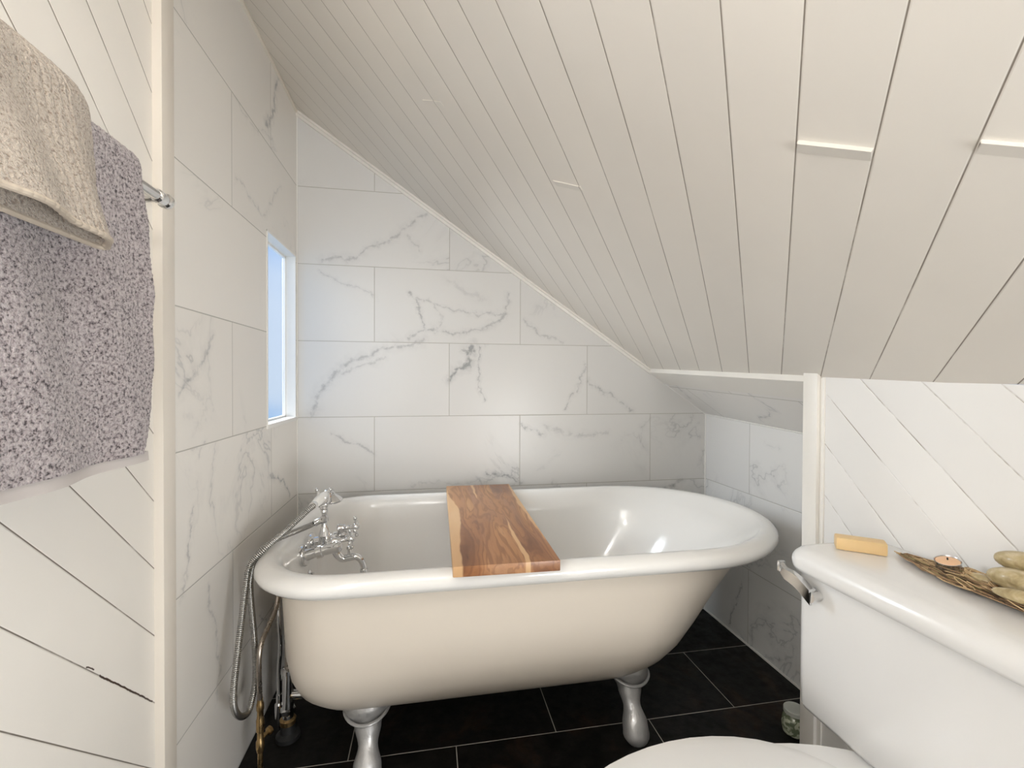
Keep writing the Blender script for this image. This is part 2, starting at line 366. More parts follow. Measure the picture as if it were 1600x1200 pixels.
# knee wall, alcove wall, return wall, rear wall
def slab_under(x0, x1, y0, y1, ztop, n=6, z0=0):
    rs = []
    for i in range(n+1):
        y = y0 + (y1-y0)*i/n; t = ztop(y); rs.append([(x0, y, z0), (x1, y, z0), (x1, y, t), (x0, y, t)])
    return MB().loft(rs)
kw = slab_under(XK, XK+.06, -.36, 1.03, lambda y: zeave(y)+.001)
q = slab_under(XK, XK+.06, YR, -1.24, lambda y: zeave(y)+.001); kw.add(q.v, q.f)
q = slab_under(XK, XK+.06, -1.24, -.36, lambda y: zeave(y)+.001, z0=.90); kw.add(q.v, q.f); kw.box(XK, XK+.06, -1.24, -.36, 0, .32)
struct(kw.build('wall_right_front', m_board_k, smooth=False), 'white diagonal board knee wall behind the toilet tank', 'wall')
struct(MB().box(XR, XR+.08, 1.0, YB, 0, Z(.02)).build('wall_right', m_tile_r, smooth=False), 'short marble tile wall at the right end of the alcove', 'wall')
struct(MB().box(XK+.02, XR+.06, .985, 1.045, 0, Z(.0)).build('wall_return', m_trim, smooth=False), 'white return wall closing the alcove behind the post', 'wall')
struct(MB().box(XO, XR, YR-.08, YR, 0, ZTOP+.1).build('wall_rear', m_wallr, smooth=False), 'plain white wall behind the viewer', 'wall')
# ceiling planks (one sloped plane) with their proud butt ends
b = MB(); ny, nx = 14, 6; rs_lo = []; rs_up = []
for i in range(ny+1):
    y = YR-.05 + (YB+.05-YR+.05)*i/ny
    ring = [(XL-.1 + (XK-XL+.1)*k/nx, y, zceil(XL-.1 + (XK-XL+.1)*k/nx, y)) for k in range(nx+1)]
    rs_lo.append(ring + [(p[0], p[1], p[2]+.05) for p in reversed(ring)])
b.loft(rs_lo)
N = Vector((-.671, 0, -1)).normalized()*1.0      # inward normal of the slope
def butt(q0, q1, r, lift=.0055, run=.012):
    """the end of a plank standing a little proud of its neighbour"""
    def P(q, rr, h):
        s = (q+rr)*R2; y = (rr-q)*R2; x = s/1.2041; return Vector((x, y, zceil(x, y))) + N*h
    a, c = q0+.002, q1-.002
    b.add([P(a, r-.0006, -.003), P(c, r-.0006, -.003), P(c, r-.0006, lift), P(a, r-.0006, lift), P(a, r+run*1.6, 0), P(c, r+run*1.6, 0)],
          [(0, 1, 2, 3), (3, 2, 5, 4), (0, 3, 4), (1, 5, 2), (0, 4, 5, 1)])
butt(.034, .1285, .829); butt(.223, .3175, .802); butt(-.5210, -.4315, 1.032, .003); butt(-.864, -.786, .832, .0015)
struct(b.build('ceiling', m_board_c, smooth=False), 'sloped ceiling of cream painted diagonal planks', 'ceiling')
# tiled slope inside the alcove
rs = []
for i in range(7):
    y = 1.02 + (YB+.02-1.02)*i/6
    rs.append([(XK+.078, y, zslope(XK+.078, y)), (XR+.02, y, zslope(XR+.02, y)), (XR+.02, y, zslope(XR+.02, y)+.05), (XK+.078, y, zslope(XK+.078, y)+.05)])
struct(MB().loft(rs).build('ceiling_alcove', m_tile_s, smooth=False), 'shaded sloped strip of marble tile above the tub foot', 'ceiling')
# eave trim
rs = []
for i in range(9):
    y = 1.045 + (YB-1.045)*i/8; z = zeave(y)
    rs.append([(XK-.004, y, z+.001), (XK-.004, y, z-.014), (XK+.080, y, zslope(XK+.080, y)-.001), (XK+.080, y, z+.03), (XK+.01, y, z+.03)])
struct(MB().loft(rs).build('trim_1', m_trim, smooth=False), 'white trim board along the ceiling edge above the tub', 'trim')
struct(MB().box(XK-.013, XK+.08, 1.0135, 1.058, 0, Z(.021), .0015).box(XK-.004, XK+.02, 1.001, 1.015, 0, zeave(1.0)-.001, .0015).build('trim_2', m_trim), 'white post trim at the end of the knee wall', 'trim')
# moulding along back wall and slope
rs = []
for i in range(2):
    x = XL if i == 0 else XK+.002; z = zceil(x, YB)
    rs.append([(x, YB-.0005, z+.01), (x, YB-.0005, z-.022), (x, YB-.009, z-.022), (x, YB-.011, z-.011), (x, YB-.018, z-.009), (x, YB-.018, z+.01)])
struct(MB().loft(rs).build('trim_3', m_trim, smooth=False), 'thin white moulding where back wall meets sloped ceiling', 'trim')
rs = [[(XL, y, ZTOP+.02), (XL, y, ZTOP-.013), (XL+.008, y, ZTOP-.013), (XL+.010, y, ZTOP+.02)] for y in (YT, YB)]
struct(MB().loft(rs).build('trim_4', m_trimw, smooth=False), 'thin cream moulding on top of the left tile wall', 'trim')
struct(MB().box(XL-.004, XL+.017, .983, 1.027, 0, zceil(XL+.017, 1.0)+.012, .0025).build('trim_5', m_trimw), 'cream vertical trim board between tile and diagonal boards', 'trim')
b = MB()
b.box(XL, XL+.004, YB-.004, YB, 0, ZTOP).box(XR-.004, XR, YB-.004, YB, 0, zslope(XR-.004, YB)).box(XR-.004, XR, 1.06, YB-.004, 0, .007)
b.loft([[(XK+.08, YB-.004, zslope(XK+.08, YB)), (XK+.08, YB, zslope(XK+.08, YB)-.004), (XK+.08, YB, zslope(XK+.08, YB)+.003)], [(XR, YB-.004, zslope(XR, YB)), (XR, YB, zslope(XR, YB)-.004), (XR, YB, zslope(XR, YB)+.003)]])
b.loft([[(XR-.004, y, zslope(XR, y)), (XR, y, zslope(XR, y)-.004), (XR, y, zslope(XR, y)+.004)] for y in (1.06, YB)])
struct(b.build('trim_6', m_caulk, smooth=False), 'white caulk lines in the alcove corners', 'trim')

# window in the left wall
t = NT('frosted_window_glass'); o = t.obj()
t.t.nodes.remove(t.p)
tp = t.n('ShaderNodeBsdfTransparent'); tr = t.n('ShaderNodeBsdfTranslucent'); gl = t.n('ShaderNodeBsdfGlossy'); mx = t.n('ShaderNodeMixShader'); m2 = t.n('ShaderNodeMixShader')
tp.inputs[0].default_value = (.93, .95, .97, 1); tr.inputs[0].default_value = (.85, .92, 1, 1); gl.inputs['Roughness'].default_value = .25; mx.inputs[0].default_value = .016; m2.inputs[0].default_value = .03
t.t.links.new(tp.outputs[0], mx.inputs[1]); t.t.links.new(tr.outputs[0], mx.inputs[2]); t.t.links.new(mx.outputs[0], m2.inputs[1]); t.t.links.new(gl.outputs[0], m2.inputs[2]); t.t.links.new(m2.outputs[0], t.out.inputs[0]); m_frost = t.m
b = MB(); k = .007
b.box(XL-.046, XL+.003, WY0, WY0+k, WZ0, WZ1, .001).box(XL-.046, XL+.003, WY1-k, WY1, WZ0, WZ1, .001).box(XL-.046, XL+.004, WY0, WY1+.005, WZ1-k, WZ1, .001)
b.box(XL-.043, XL-.033, WY0+k, WY0+k+.012, WZ0, WZ1).box(XL-.043, XL-.033, WY1-k-.006, WY1-k, WZ0, WZ1).box(XL-.043, XL-.033, WY0, WY1, WZ1-k-.008, WZ1-k).box(XL-.043, XL-.033, WY0, WY1, WZ0+.008, WZ0+.016)
wf = struct(b.build('window_1', m_caulk, smooth=False), 'narrow frosted window glowing pale blue in the left tile wall', 'window')
MB().box(XL-.041, XL-.037, WY0+k, WY1-k, WZ0+.008, WZ1-k).build('pane', m_frost, wf, smooth=False)
MB().box(XL-.05, XL+.006, WY0-.003, WY1+.008, WZ0-.006, WZ0+.009, .002).build('sill', m_caulk, wf)
# low window added in the knee wall behind the viewer as a fill source
b = MB(); x0, x1 = XK-.012, XK+.05
b.box(x0, x1, -1.29, -1.22, .28, .94, .003).box(x0, x1, -.38, -.31, .28, .94, .003).box(x0, x1, -1.24, -.36, .88, .94, .003).box(x0, x1, -1.24, -.36, .28, .34, .003).box(x0+.02, x1, -.81, -.79, .34, .88, .002)
wr = struct(b.build('added_fill_window', m_trim), 'unseen low white framed window added to the knee wall for fill light', 'window')
MB().box(XK+.035, XK+.04, -1.23, -.37, .33, .89).build('pane', m_frost, wr, smooth=False)
# vanity light on the left wall and added fill lamp, both behind the viewer
VY = -.06
vl = thing('vanity_light', (XL, VY, Z(.30)), 'tall chrome vanity light with three white globes on the left wall beside the viewer', 'lamp')
MB().box(XL+.001, XL+.022, VY-.045, VY+.045, Z(-.18), Z(.78), .004).build('back_plate', m_chrome, vl)
t = NT('lit_globe_glass'); t.base((.9, .88, .84)); t.p.inputs['Emission Color'].default_value = (1.0, .98, .95, 1); t.p.inputs['Emission Strength'].default_value = GLOBE
for k in (-.10, .30, .70):
    MB().lathe([(.03, 0), (.03, .03), (.022, .045)], (XL+.022, VY, Z(k)), (1, 0, 0), 16).build('lamp_holder', m_chrome, vl)
    MB().ball((XL+.115, VY, Z(k)), .055, 20, 12).build('globe', t.m, vl)
t = NT('fill_lamp_housing'); t.base((.8, .79, .76)); t.rough(.4)
cl = thing('added_fill_lamp', (.0, .06, 1.705), 'unseen white square lamp added on the slope above the viewer for fill light', 'lamp')
hp = MB(); hp.box(-.145, .145, -.145, .145, 0.0, .035, .006); ho = hp.build('housing', t.m, cl)
ho.matrix_world = bpy.data.objects['fill_lamp_light'].matrix_basis @ Matrix.Translation((0, 0, .004))
hp = MB(); hp.lathe([(.03, 0), (.03, .14)], (-.0, .05, 1.71), (0, -.1, 1), 16); hp.build('stem', t.m, cl)

# ================================================================== BATHTUB
YC = 1.46
def ring(xl, xr, hy, rl, rr, z):
    p = []; rl = min(rl, hy*.98)
    for k in range(16): p.append((xl+rl + (xr-rr-xl-rl)*k/16, YC-hy, z))
    for k in range(32): a = radians(-90+180*k/32); p.append((xr-rr + rr*cos(a), YC + hy*sin(a), z))
    for k in range(16): p.append((xr-rr + (xl+rl-xr+rr)*k/16, YC+hy, z))
    for k in range(10): a = radians(90+90*k/10); p.append((xl+rl + rl*cos(a), YC+hy-rl + rl*sin(a), z))
    for k in range(8): p.append((xl, YC+hy-rl + (2*rl-2*hy)*k/8, z))
    for k in range(10): a = radians(180+90*k/10); p.append((xl+rl + rl*cos(a), YC-hy+rl + rl*sin(a), z))
    return p
tub = thing('bathtub', (.3, YC, 0), 'white roll-top clawfoot bathtub with cream painted sides standing in the tiled alcove', 'bathtub')
RX0, RX1, RHY = -.436, 1.138, .395
def rim(d, z): return ring(RX0+d, RX1-d*1.05, RHY-d, .21-d*.5, .41-d*.8, z)
RT = Z(-.452)
L = [ring(-.372, 1.02, .330, .17, .345, RT-.058), rim(.050, RT-.056), rim(.030, RT-.054), rim(.014, RT-.049), rim(.004, RT-.039), rim(0, RT-.027), rim(.003, RT-.015), rim(.011, RT-.006), rim(.024, RT), rim(.038, RT-.001), rim(.049, RT-.007), rim(.056, RT-.018),
     ring(-.366, 1.030, .328, .18, .355, RT-.042), ring(-.361, .980, .320, .18, .345, .545), ring(-.356, .932, .312, .175, .335, .48), ring(-.350, .875, .302, .17, .325, .40), ring(-.343, .820, .282, .165, .305, .32), ring(-.325, .785, .25, .16, .28, .27), ring(-.29, .73, .195, .14, .25, .235), ring(-.22, .64, .12, .10, .2, .216), ring(-.1, .5, .05, .04, .1, .210)]
MB().loft(L, False, True).build('basin', m_enamel, tub, ang=60)
L = [ring(-.378, 1.045, .340, .17, .36, RT-.050), ring(-.378, 1.012, .336, .17, .35, .54), ring(-.376, .946, .328, .17, .34, .46), ring(-.373, .876, .318, .17, .33, .36), ring(-.368, .835, .300, .17, .315, .30), ring(-.360, .803, .268, .165, .295, .255), ring(-.343, .772, .228, .155, .27, .22), ring(-.315, .725, .178, .14, .24, .190), ring(-.27, .665, .115, .11, .2, .172), ring(-.19, .57, .05, .05, .12, .165), ring(-.06, .45, .02, .02, .06, .164)]
MB().loft(L, False, True).build('shell', m_shell, tub, ang=60)
def foot(x, y, sy, sx):
    """silver cast foot: cup against the tub, pinched ankle, rounded toe"""
    P = spline([(x, y+sy*.02, .205), (x, y, .160), (x-sx*.004, y-sy*.018, .122), (x-sx*.007, y-sy*.042, .085), (x-sx*.008, y-sy*.065, .048), (x-sx*.008, y-sy*.075, .018), (x-sx*.008, y-sy*.075, .0)], 5)
    R = []
    K = [.066, .061, .036, .026, .037, .039, .028]
    for i in range(len(K)-1):
        for k in range(5): q = k/5; q = q*q*(3-2*q); R.append(K[i]*(1-q)+K[i+1]*q)
    R.append(K[-1])
    o = MB().tube(P, R, 20, up=(1, 0, 0)).build('foot', m_silver, tub, ang=80)
    q = []; rim_r = []
    MB().tube([(x + .0605*cos(a), y-sy*.002 + .0605*sin(a), .158 + .006*cos(2*a)) for a in [2*pi*k/32 for k in range(33)]], .0045, 8).build('foot_ring', m_silver, o)
foot(.622, 1.345, 1, 1); foot(-.170, 1.325, 1, -1); foot(.622, 2*YC-1.345, -1, 1); foot(-.170, 2*YC-1.325, -1, -1)
# overflow cover inside the left end, drain in the bottom
b = MB(); b.lathe([(.030, 0), (.030, .004), (.026, .008), (.012, .010), (.004, .010)], (-.356, 1.455, .475), (1, 0, .10), 24)
for k in range(8): a = 2*pi*k/8; b.box(-.349, -.344, 1.455+.018*cos(a)-.003, 1.455+.018*cos(a)+.003, .475+.018*sin(a)-.005, .475+.018*sin(a)+.005, .001)
b.build('overflow_cover', m_chrome, tub)
MB().lathe([(.035, 0), (.033, .003), (.02, .002), (.018, .0), (.004, 0)], (-.06, YC, .2145), (0, 0, 1), 24).build('drain', m_chrome, tub)

# ================================================================== FAUCET, HAND SHOWER, HOSE
fa = thing('bathtub_faucet', (-.29, 1.35, Z(-.47)), 'chrome telephone style tub faucet with cross handles on the left tub end', 'faucet')
yn, yf = 1.300, 1.398
for y, xo in ((yn, 0), (yf, 0)):
    b = MB(); ax = Vector((1, 0, .22)).normalized(); o = Vector((-.334, y, Z(-.477)))
    b.lathe([(.027, -.008), (.029, .001), (.027, .008), (.016, .010), (.0140, .03), (.0140, .034), (.0175, .036), (.0175, .050), (.0140, .052), (.0140, .080), (.0160, .084), (.0160, .096), (.010, .102)], o, ax, 20)
    b.build('inlet_arm', m_chrome, fa)
hub = Vector((-.268, 1.349, Z(-.460)))
b = MB(); b.lathe([(.010, -.05), (.0145, -.045), (.0145, -.03), (.011, -.022), (.015, -.012), (.017, 0), (.015, .012), (.011, .022), (.0145, .03), (.0145, .045), (.010, .05)], hub, (0, 1, 0), 20)
b.build('crossbar', m_chrome, fa)
def cross(o, ax, s=1.0):
    b = MB(); ax = Vector(ax).normalized(); o = Vector(o)
    b.lathe([(.012*s, 0), (.013*s, .006), (.010*s, .012), (.011*s, .02), (.006*s, .024), (.0055*s, .040), (.009*s, .044), (.0105*s, .052), (.008*s, .058), (.003, .061)], o, ax, 16)
    c = o + ax*.050; u = Vector((0, 0, 1)); u = (u-ax*u.dot(ax)).normalized(); v = ax.cross(u)
    for k in range(4):
        d = u*cos(k*pi/2+.15) + v*sin(k*pi/2+.15)
        b.tube([c, c+d*.010*s, c+d*.017*s, c+d*.021*s], [.0045, .0033, .0030, .0035], 10); b.ball(c+d*.024*s, .0056*s, 12, 8)
    return b.build('cross_handle', m_chrome, fa, ang=50)
cross((-.262, 1.312, Z(-.448)), (1, .02, .10)); cross((-.262, 1.392, Z(-.438)), (1, .05, .06), 1.1)
sp = spline([(-.262, 1.349, Z(-.470)), (-.258, 1.349, Z(-.492)), (-.243, 1.349, Z(-.509)), (-.222, 1.349, Z(-.508)), (-.205, 1.348, Z(-.506)), (-.192, 1.348, Z(-.515)), (-.185, 1.348, Z(-.532)), (-.183, 1.348, Z(-.546))], 6)
nsp = len(sp); b = MB(); b.tube(sp, [.011-.003*i/nsp for i in range(nsp)], 16); b.lathe([(.0105, 0), (.0105, .009), (.008, .012)], (-.183, 1.348, Z(-.551)), (0, 0, 1), 16)
b.lathe([(.0055, 0), (.0055, .014), (.0085, .017), (.0085, .022), (.004, .026)], (-.222, 1.349, Z(-.500)), (0, 0, 1), 12); b.build('spout', m_chrome, fa, ang=60)
b = MB(); b.lathe([(.016, 0), (.017, .012), (.014, .022), (.0165, .030), (.0125, .042), (.0085, .055), (.0075, .066), (.0115, .070), (.0115, .080), (.007, .084), (.0075, .092), (.010, .096), (.0085, .102)], (-.290, 1.35, Z(-.470)), (0, 0, 1), 20)
b.tube([(-.290, 1.35, Z(-.396)), (-.302, 1.347, Z(-.399)), (-.314, 1.345, Z(-.404))], [.0085, .009, .0095], 14)
b.tube([(-.268, 1.349, Z(-.457)), (-.290, 1.35, Z(-.458))], .013, 14); b.build('riser', m_chrome, fa)
# cradle: a forked bracket with two ears
b = MB(); b.lathe([(.008, 0), (.011, .006), (.009, .012)], (-.292, 1.352, Z(-.371)), (0, 0, 1), 16)
for s in (-1, 1):
    b.tube(spline([(-.292, 1.352, Z(-.362)), (-.292+s*.010, 1.352, Z(-.352)), (-.292+s*.016, 1.352, Z(-.338)), (-.292+s*.015, 1.352, Z(-.322)), (-.292+s*.018, 1.352, Z(-.315))], 5), .0042, 10)
    b.ball((-.292+s*.018, 1.352, Z(-.313)), .0055, 10, 6)
b.box(-.305, -.279, 1.345, 1.360, Z(-.362), Z(-.352), .002); b.build('cradle', m_chrome, fa)
# hand shower
hs = thing('hand_shower', (-.296, 1.36, Z(-.336)), 'white handled hand shower lying in the cradle on top of the tub faucet', 'hand shower')
h0, h1 = Vector((-.301, 1.285, Z(-.336))), Vector((-.289, 1.42, Z(-.333))); hd = (h1-h0).normalized()
MB().lathe([(.007, 0), (.0105, .006), (.0135, .03), (.0135, .07), (.0105, .10), (.009, .105)], h0, hd, 18).build('handle', m_porc, hs)
MB().lathe([(.010, -.014), (.010, -.002), (.0085, 0), (.0085, .004)], h0, hd, 18).build('hose_nut', m_chrome, hs)
b = MB(); b.lathe([(.0095, .100), (.012, .104), (.012, .112), (.009, .117)], h0, hd, 18); b.tube(spline([h0+hd*.115, h0+hd*.135, h0+hd*.150+Vector((0, 0, -.006)), h0+hd*.155+Vector((0, 0, -.018))], 5), [.009]*16, 14)
b.lathe([(.010, 0), (.026, .012), (.030, .018), (.028, .022), (.004, .023)], h0+hd*.155+Vector((0, 0, -.014)), (0, .1, -1), 22); b.build('spray_head', m_chrome, hs)
for o_ in (fa, hs):
    o_.scale = (1.08,)*3; o_.location = (o_.location.x*1.08, o_.location.y*1.08, Z((o_.location.z-EYE)*1.08))
# the ribbed hose
HP = [(-.3245,1.374,-.363),(-.334,1.363,-.370),(-.353,1.347,-.387),(-.381,1.318,-.412),(-.4135,1.262,-.437),(-.446,1.248,-.475),(-.452,1.234,-.529),(-.455,1.222,-.587),(-.457,1.200,-.667),(-.459,1.181,-.748),(-.462,1.196,-.804),(-.464,1.243,-.854),(-.464,1.293,-.869),(-.464,1.334,-.816),(-.466,1.333,-.710),(-.470,1.321,-.600),(-.468,1.314,-.530),(-.446,1.308,-.466),(-.408,1.320,-.437),(-.372,1.372,-.433),(-.352,1.447,-.441),(-.339,1.4526,-.436)]
sp = spline([(x, y, Z(z)) for x, y, z in HP], 14)
# resample evenly, two rings per rib
acc = [0.0]
for a, c in zip(sp, sp[1:]): acc.append(acc[-1] + (c-a).length)
step = .00142; nst = int(acc[-1]/step); pts = []; j = 0
for i in range(nst+1):
    d = i*step
    while j < len(acc)-2 and acc[j+1] < d: j += 1
    q = (d-acc[j])/max(acc[j+1]-acc[j], 1e-9); pts.append(sp[j].lerp(sp[j+1], q))
hb_ = MB().tube(pts, [(.0080, .0080, .0064)[i % 3] for i in range(nst+1)], 12)
nb_ = len(hb_.f)
hb_.mi = [(0 if (k//12) % 3 == 0 else 1) for k in range(nb_)]
m_hosed = metalm('hose_groove_metal', (.34, .33, .31), .35)
tag(hb_.build('shower_hose', [m_hose, m_hosed], ang=70), 'ribbed steel shower hose looping down beside the left tub end', 'hose')
# ---- plumbing behind the left end
pf = spline([(-.376,1.404,Z(-.516)),(-.395,1.404,Z(-.518)),(-.420,1.415,Z(-.54)),(-.430,1.420,Z(-.60)),(-.431,1.398,Z(-.658)),(-.437,1.356,Z(-.684)),(-.442,1.312,Z(-.712)),(-.443,1.298,Z(-.76)),(-.443,1.307,Z(-.863))], 6)
sup = thing('water_supply_pipe', (-.443, 1.307, 0), 'bent grey copper pipe rising from a brass valve by the left wall', 'pipe', None)
MB().tube(pf, .0065, 12).build('pipe', m_dull, sup)
b = MB(); b.lathe([(.008, 0), (.0105, .012), (.0105, .03), (.008, .034), (.0075, .055), (.010, .058), (.010, .088), (.0085, .092), (.0078, .112), (.0095, .115), (.0095, .130), (.0075, .135), (.007, .145)], (-.443, 1.307, .085), (0, 0, 1), 16)
b.tube([(-.443, 1.307, 0), (-.443, 1.307, .09)], .007, 12); b.lathe([(.006, 0), (.006, .022), (.011, .025), (.011, .033), (.004, .036)], (-.443, 1.307, .12), (.5, .8, .1), 12); b.build('valve', m_brass, sup)
sup2 = thing('water_supply_pipe', (-.45, 1.50, 0), 'thin chrome supply pipe dropping behind the tub drain pipe', 'pipe', None)
MB().tube(spline([(-.376,1.510,Z(-.516)),(-.400,1.510,Z(-.518)),(-.440,1.505,Z(-.55)),(-.445,1.475,Z(-.65)),(-.440,1.452,Z(-.72)),(-.443,1.475,Z(-.80)),(-.455,1.50,Z(-.90)),(-.455,1.50,.10),(-.455,1.50,0)], 6), .006, 12).build('pipe', m_chrome, sup2)
MB().lathe([(.012, 0), (.012, .05), (.008, .055), (.008, .08)], (-.455, 1.50, .03), (0, 0, 1), 14).build('valve', m_chrome, sup2)
dr = thing('tub_drain_pipe', (-.418, 1.462, 0), 'chrome tub waste pipe with slip nuts standing against the left tub end', 'drain pipe')
ox, oy = -.418, 1.462
MB().tube([(ox+.040, oy, .482), (ox+.012, oy, .478), (ox, oy, .462), (ox, oy, .40), (ox, oy, .19)], .0095, 14).build('overflow_tube', m_dull, dr)
b = MB(); b.lathe([(.016, .05), (.016, .14), (.0155, .19), (.0155, .196), (.020, .198), (.020, .210), (.013, .214)], (ox, oy, 0), (0, 0, 1), 20); b.tube([(ox, oy, .13), (ox+.04, oy, .128), (ox+.13, oy, .134), (ox+.20, oy, .165)], .014, 14); b.build('waste_tee', m_chrome, dr)
b = MB(); b.lathe([(.019, .075), (.022, .078), (.022, .090), (.017, .094)], (ox, oy, 0), (0, 0, 1), 6); b.build('slip_nut', m_chrome, dr)
b = MB(); b.lathe([(.017, .042), (.023, .045), (.023, .058), (.017, .062)], (ox, oy, 0), (0, 0, 1), 24); b.build('brass_nut', m_brass, dr)
b = MB(); b.lathe([(.034, 0), (.034, .012), (.022, .020), (.020, .045)], (ox, oy, 0), (0, 0, 1), 24); b.build('floor_collar', m_black, dr)

# ================================================================== BATH BOARD
def wood():
    t = NT('acacia_board'); s = t.sep(t.obj()); x, y, z = s[0], s[1], s[2]     # x across 0..1 units of metres, y along
    o = t.xyz(x, t.math('MULTIPLY', y, .16), t.math('MULTIPLY', z, .6))
    wx = t.math('ADD', x, t.math('MULTIPLY', t.math('SUBTRACT', t.noise(t.xyz(x, t.math('MULTIPLY', y, .55), 3.0), 7, 3), .5), .040))
    u = t.mr(wx, -.125, .125, 0, 1, smooth=False)
    stave = t.math('FLOOR', t.math('MULTIPLY', t.mr(x, -.125, .125, 0, 1, smooth=False), 2.98))
    og = t.vmath('ADD', o, t.xyz(t.math('MULTIPLY', stave, 1.7), 0.0, t.math('MULTIPLY', stave, 2.3)))
    n1 = t.noise(og, 15, 3, .5, .5)
    rings = t.math('SINE', t.math('ADD', t.math('MULTIPLY', n1, 62.0), t.math('MULTIPLY', x, 190.0))); rings = t.mr(rings, -.2, 1, 0, 1)
    fine = t.noise(t.xyz(x, t.math('MULTIPLY', y, .05), z), 260, 3)
    heart = t.ramp(n1, [(.28, (.16, .065, .030)), (.42, (.30, .135, .060)), (.58, (.40, .20, .092)), (.72, (.50, .29, .145))])
    heart = t.mix(t.math('MULTIPLY', rings, .42), heart, (.15, .06, .030))
    purple = t.mr(t.noise(og, 5, 3), .52, .7, 0, .5); heart = t.mix(purple, heart, (.25, .135, .10))
    heart = t.mix(t.math('MULTIPLY', t.mr(fine, .5, .75), .25), heart, (.14, .06, .03))
    knot = t.mr(t.noise(t.vmath('ADD', og, (4.2, 1.1, 0)), 11, 3, .7, 1.5), .70, .80, 0, .85); heart = t.mix(knot, heart, (.06, .028, .018))
    sap = t.mix(t.noise(og, 26, 3), (.56, .33, .16), (.64, .43, .235))
    # light sapwood: left edge (widest halfway), a streak left of centre at the far half, one right of centre at the near half, the right edge
    yl = t.math('MULTIPLY', t.mr(y, .02, .27, 1.0, 0.0), t.mr(y, -.395, -.10, .42, 1.0)); mask = t.mr(u, t.math('MULTIPLY', yl, .115), t.math('ADD', t.math('MULTIPLY', yl, .115), .02), 1.0, 0.0)
    def streak(c, wdt, a, bb):
        d = t.math('ABSOLUTE', t.math('SUBTRACT', u, c)); g = t.mr(y, a, bb, 0.0, wdt); return t.math('MULTIPLY', t.mr(d, t.math('MULTIPLY', g, .7), t.math('ADD', g, .004), 1, 0), t.mr(g, .002, .01))
    for m_ in (streak(.40, .022, .12, .34), streak(.69, .026, .05, -.36), streak(.99, .03, -.4, .1)): mask = t.math('MAXIMUM', mask, m_)
    t.base(t.mix(t.math('MULTIPLY', mask, .92), heart, sap)); t.rough(t.mr(n1, .3, .7, .30, .46))
    t.bump(fine, .12, .001); return t.m
b = MB(); b.box(-.126, .126, -.395, .395, 0, .0255, .0025)
bd = b.build('bath_board', wood()); bd.location = (.186, 1.428, RT+.0005); bd.rotation_euler = (0, 0, -.018)
tag(bd, 'brown and honey grained wooden bath board laid across the tub rims', 'board')

# ================================================================== TOILET (tank in view)
to = thing('toilet', (.6, .61, 0), 'white toilet whose tank stands against the diagonal board wall', 'toilet')
ty0, ty1 = .345, .862
L = []
for z, dx, dy, r in ((.378, .022, .016, .02), (.379, .012, .008, .022), (.383, .005, .003, .024), (.392, .001, .001, .025), (.45, .0, .0, .025), (.684, .0, .0, .025)):
    L.append(rrect(.787+dx, .985, ty0+dy, ty1-dy, r, z, 8))
MB().loft(L).build('tank', m_china, to, ang=50)
L = []
x0, x1, y0, y1 = .762, .988, ty0-.020, ty1+.012
for z, d, r in ((.682, .014, .04), (.680, .010, .04), (.683, .004, .042), (.690, .001, .045), (.700, 0, .045), (.708, .001, .045), (.716, .005, .042), (.7235, .012, .040), (.7275, .020, .036), (.729, .030, .03)):
    L.append(rrect(x0+d, x1-d*.3, y0+d, y1-d, r, z, 10))
MB().loft(L).build('tank_lid', m_china, to, ang=50)
# flush lever: rosette, curved hollow arm and flattened finger end
lv = MB(); lv.lathe([(.014, 0), (.014, .004), (.010, .010), (.008, .020)], (.785, .808, Z(-.441)), (-1, 0, 0), 20)
prof = []
for i in range(15):
    q = i/14; y = .792 + .082*q; x = .760 - .006*sin(pi*q); z = Z(-.439) + .030*q**1.2 + (.010*sin(pi*min(1, q*1.3)))
    hw = .016 - .006*q; th = .012*(1-q)+.004
    prof.append([(x-.004, y, z-hw), (x-.004-th*.2, y, z+hw), (x+.004, y, z+hw+.002), (x+.010-.006*q, y, z+hw-.001), (x+.006-.004*q, y, z+hw-.004), (x+.001, y, z+hw-.004), (x+.001, y, z-hw)])
lv.loft(prof); lv.tube([(.785, .800, Z(-.440)), (.770, .798, Z(-.440)), (.757, .796, Z(-.439))], [.009, .009, .012], 14)
lv.box(.753, .768, .871, .877, Z(-.418), Z(-.396), .001)
lv.build('flush_lever', m_chrome, to, ang=40)
# bowl, seat and cover in front of the tank
def oval(x0, x1, hy, z, n=40): return [(x0+(x1-x0)*(.5+.5*cos(2*pi*k/n)), .60+hy*sin(2*pi*k/n)*(1-.12*cos(2*pi*k/n+pi)), z) for k in range(n)]
MB().loft([oval(.30, .74, .11, 0), oval(.32, .74, .10, .05), oval(.34, .76, .095, .18), oval(.24, .80, .15, .29), oval(.165, .85, .18, .36), oval(.16, .90, .185, .372), oval(.22, .84, .14, .370), oval(.30, .70, .09, .25), oval(.4, .6, .04, .2)]).build('bowl', m_china, to, ang=50)
MB().loft([oval(.165, .72, .18, .373), oval(.160, .72, .185, .385), oval(.175, .70, .17, .392)]).build('seat', m_china, to)
MB().loft([oval(.165, .73, .18, .393), oval(.160, .73, .185, .402), oval(.19, .71, .16, .408)]).build('seat_cover', m_china, to)

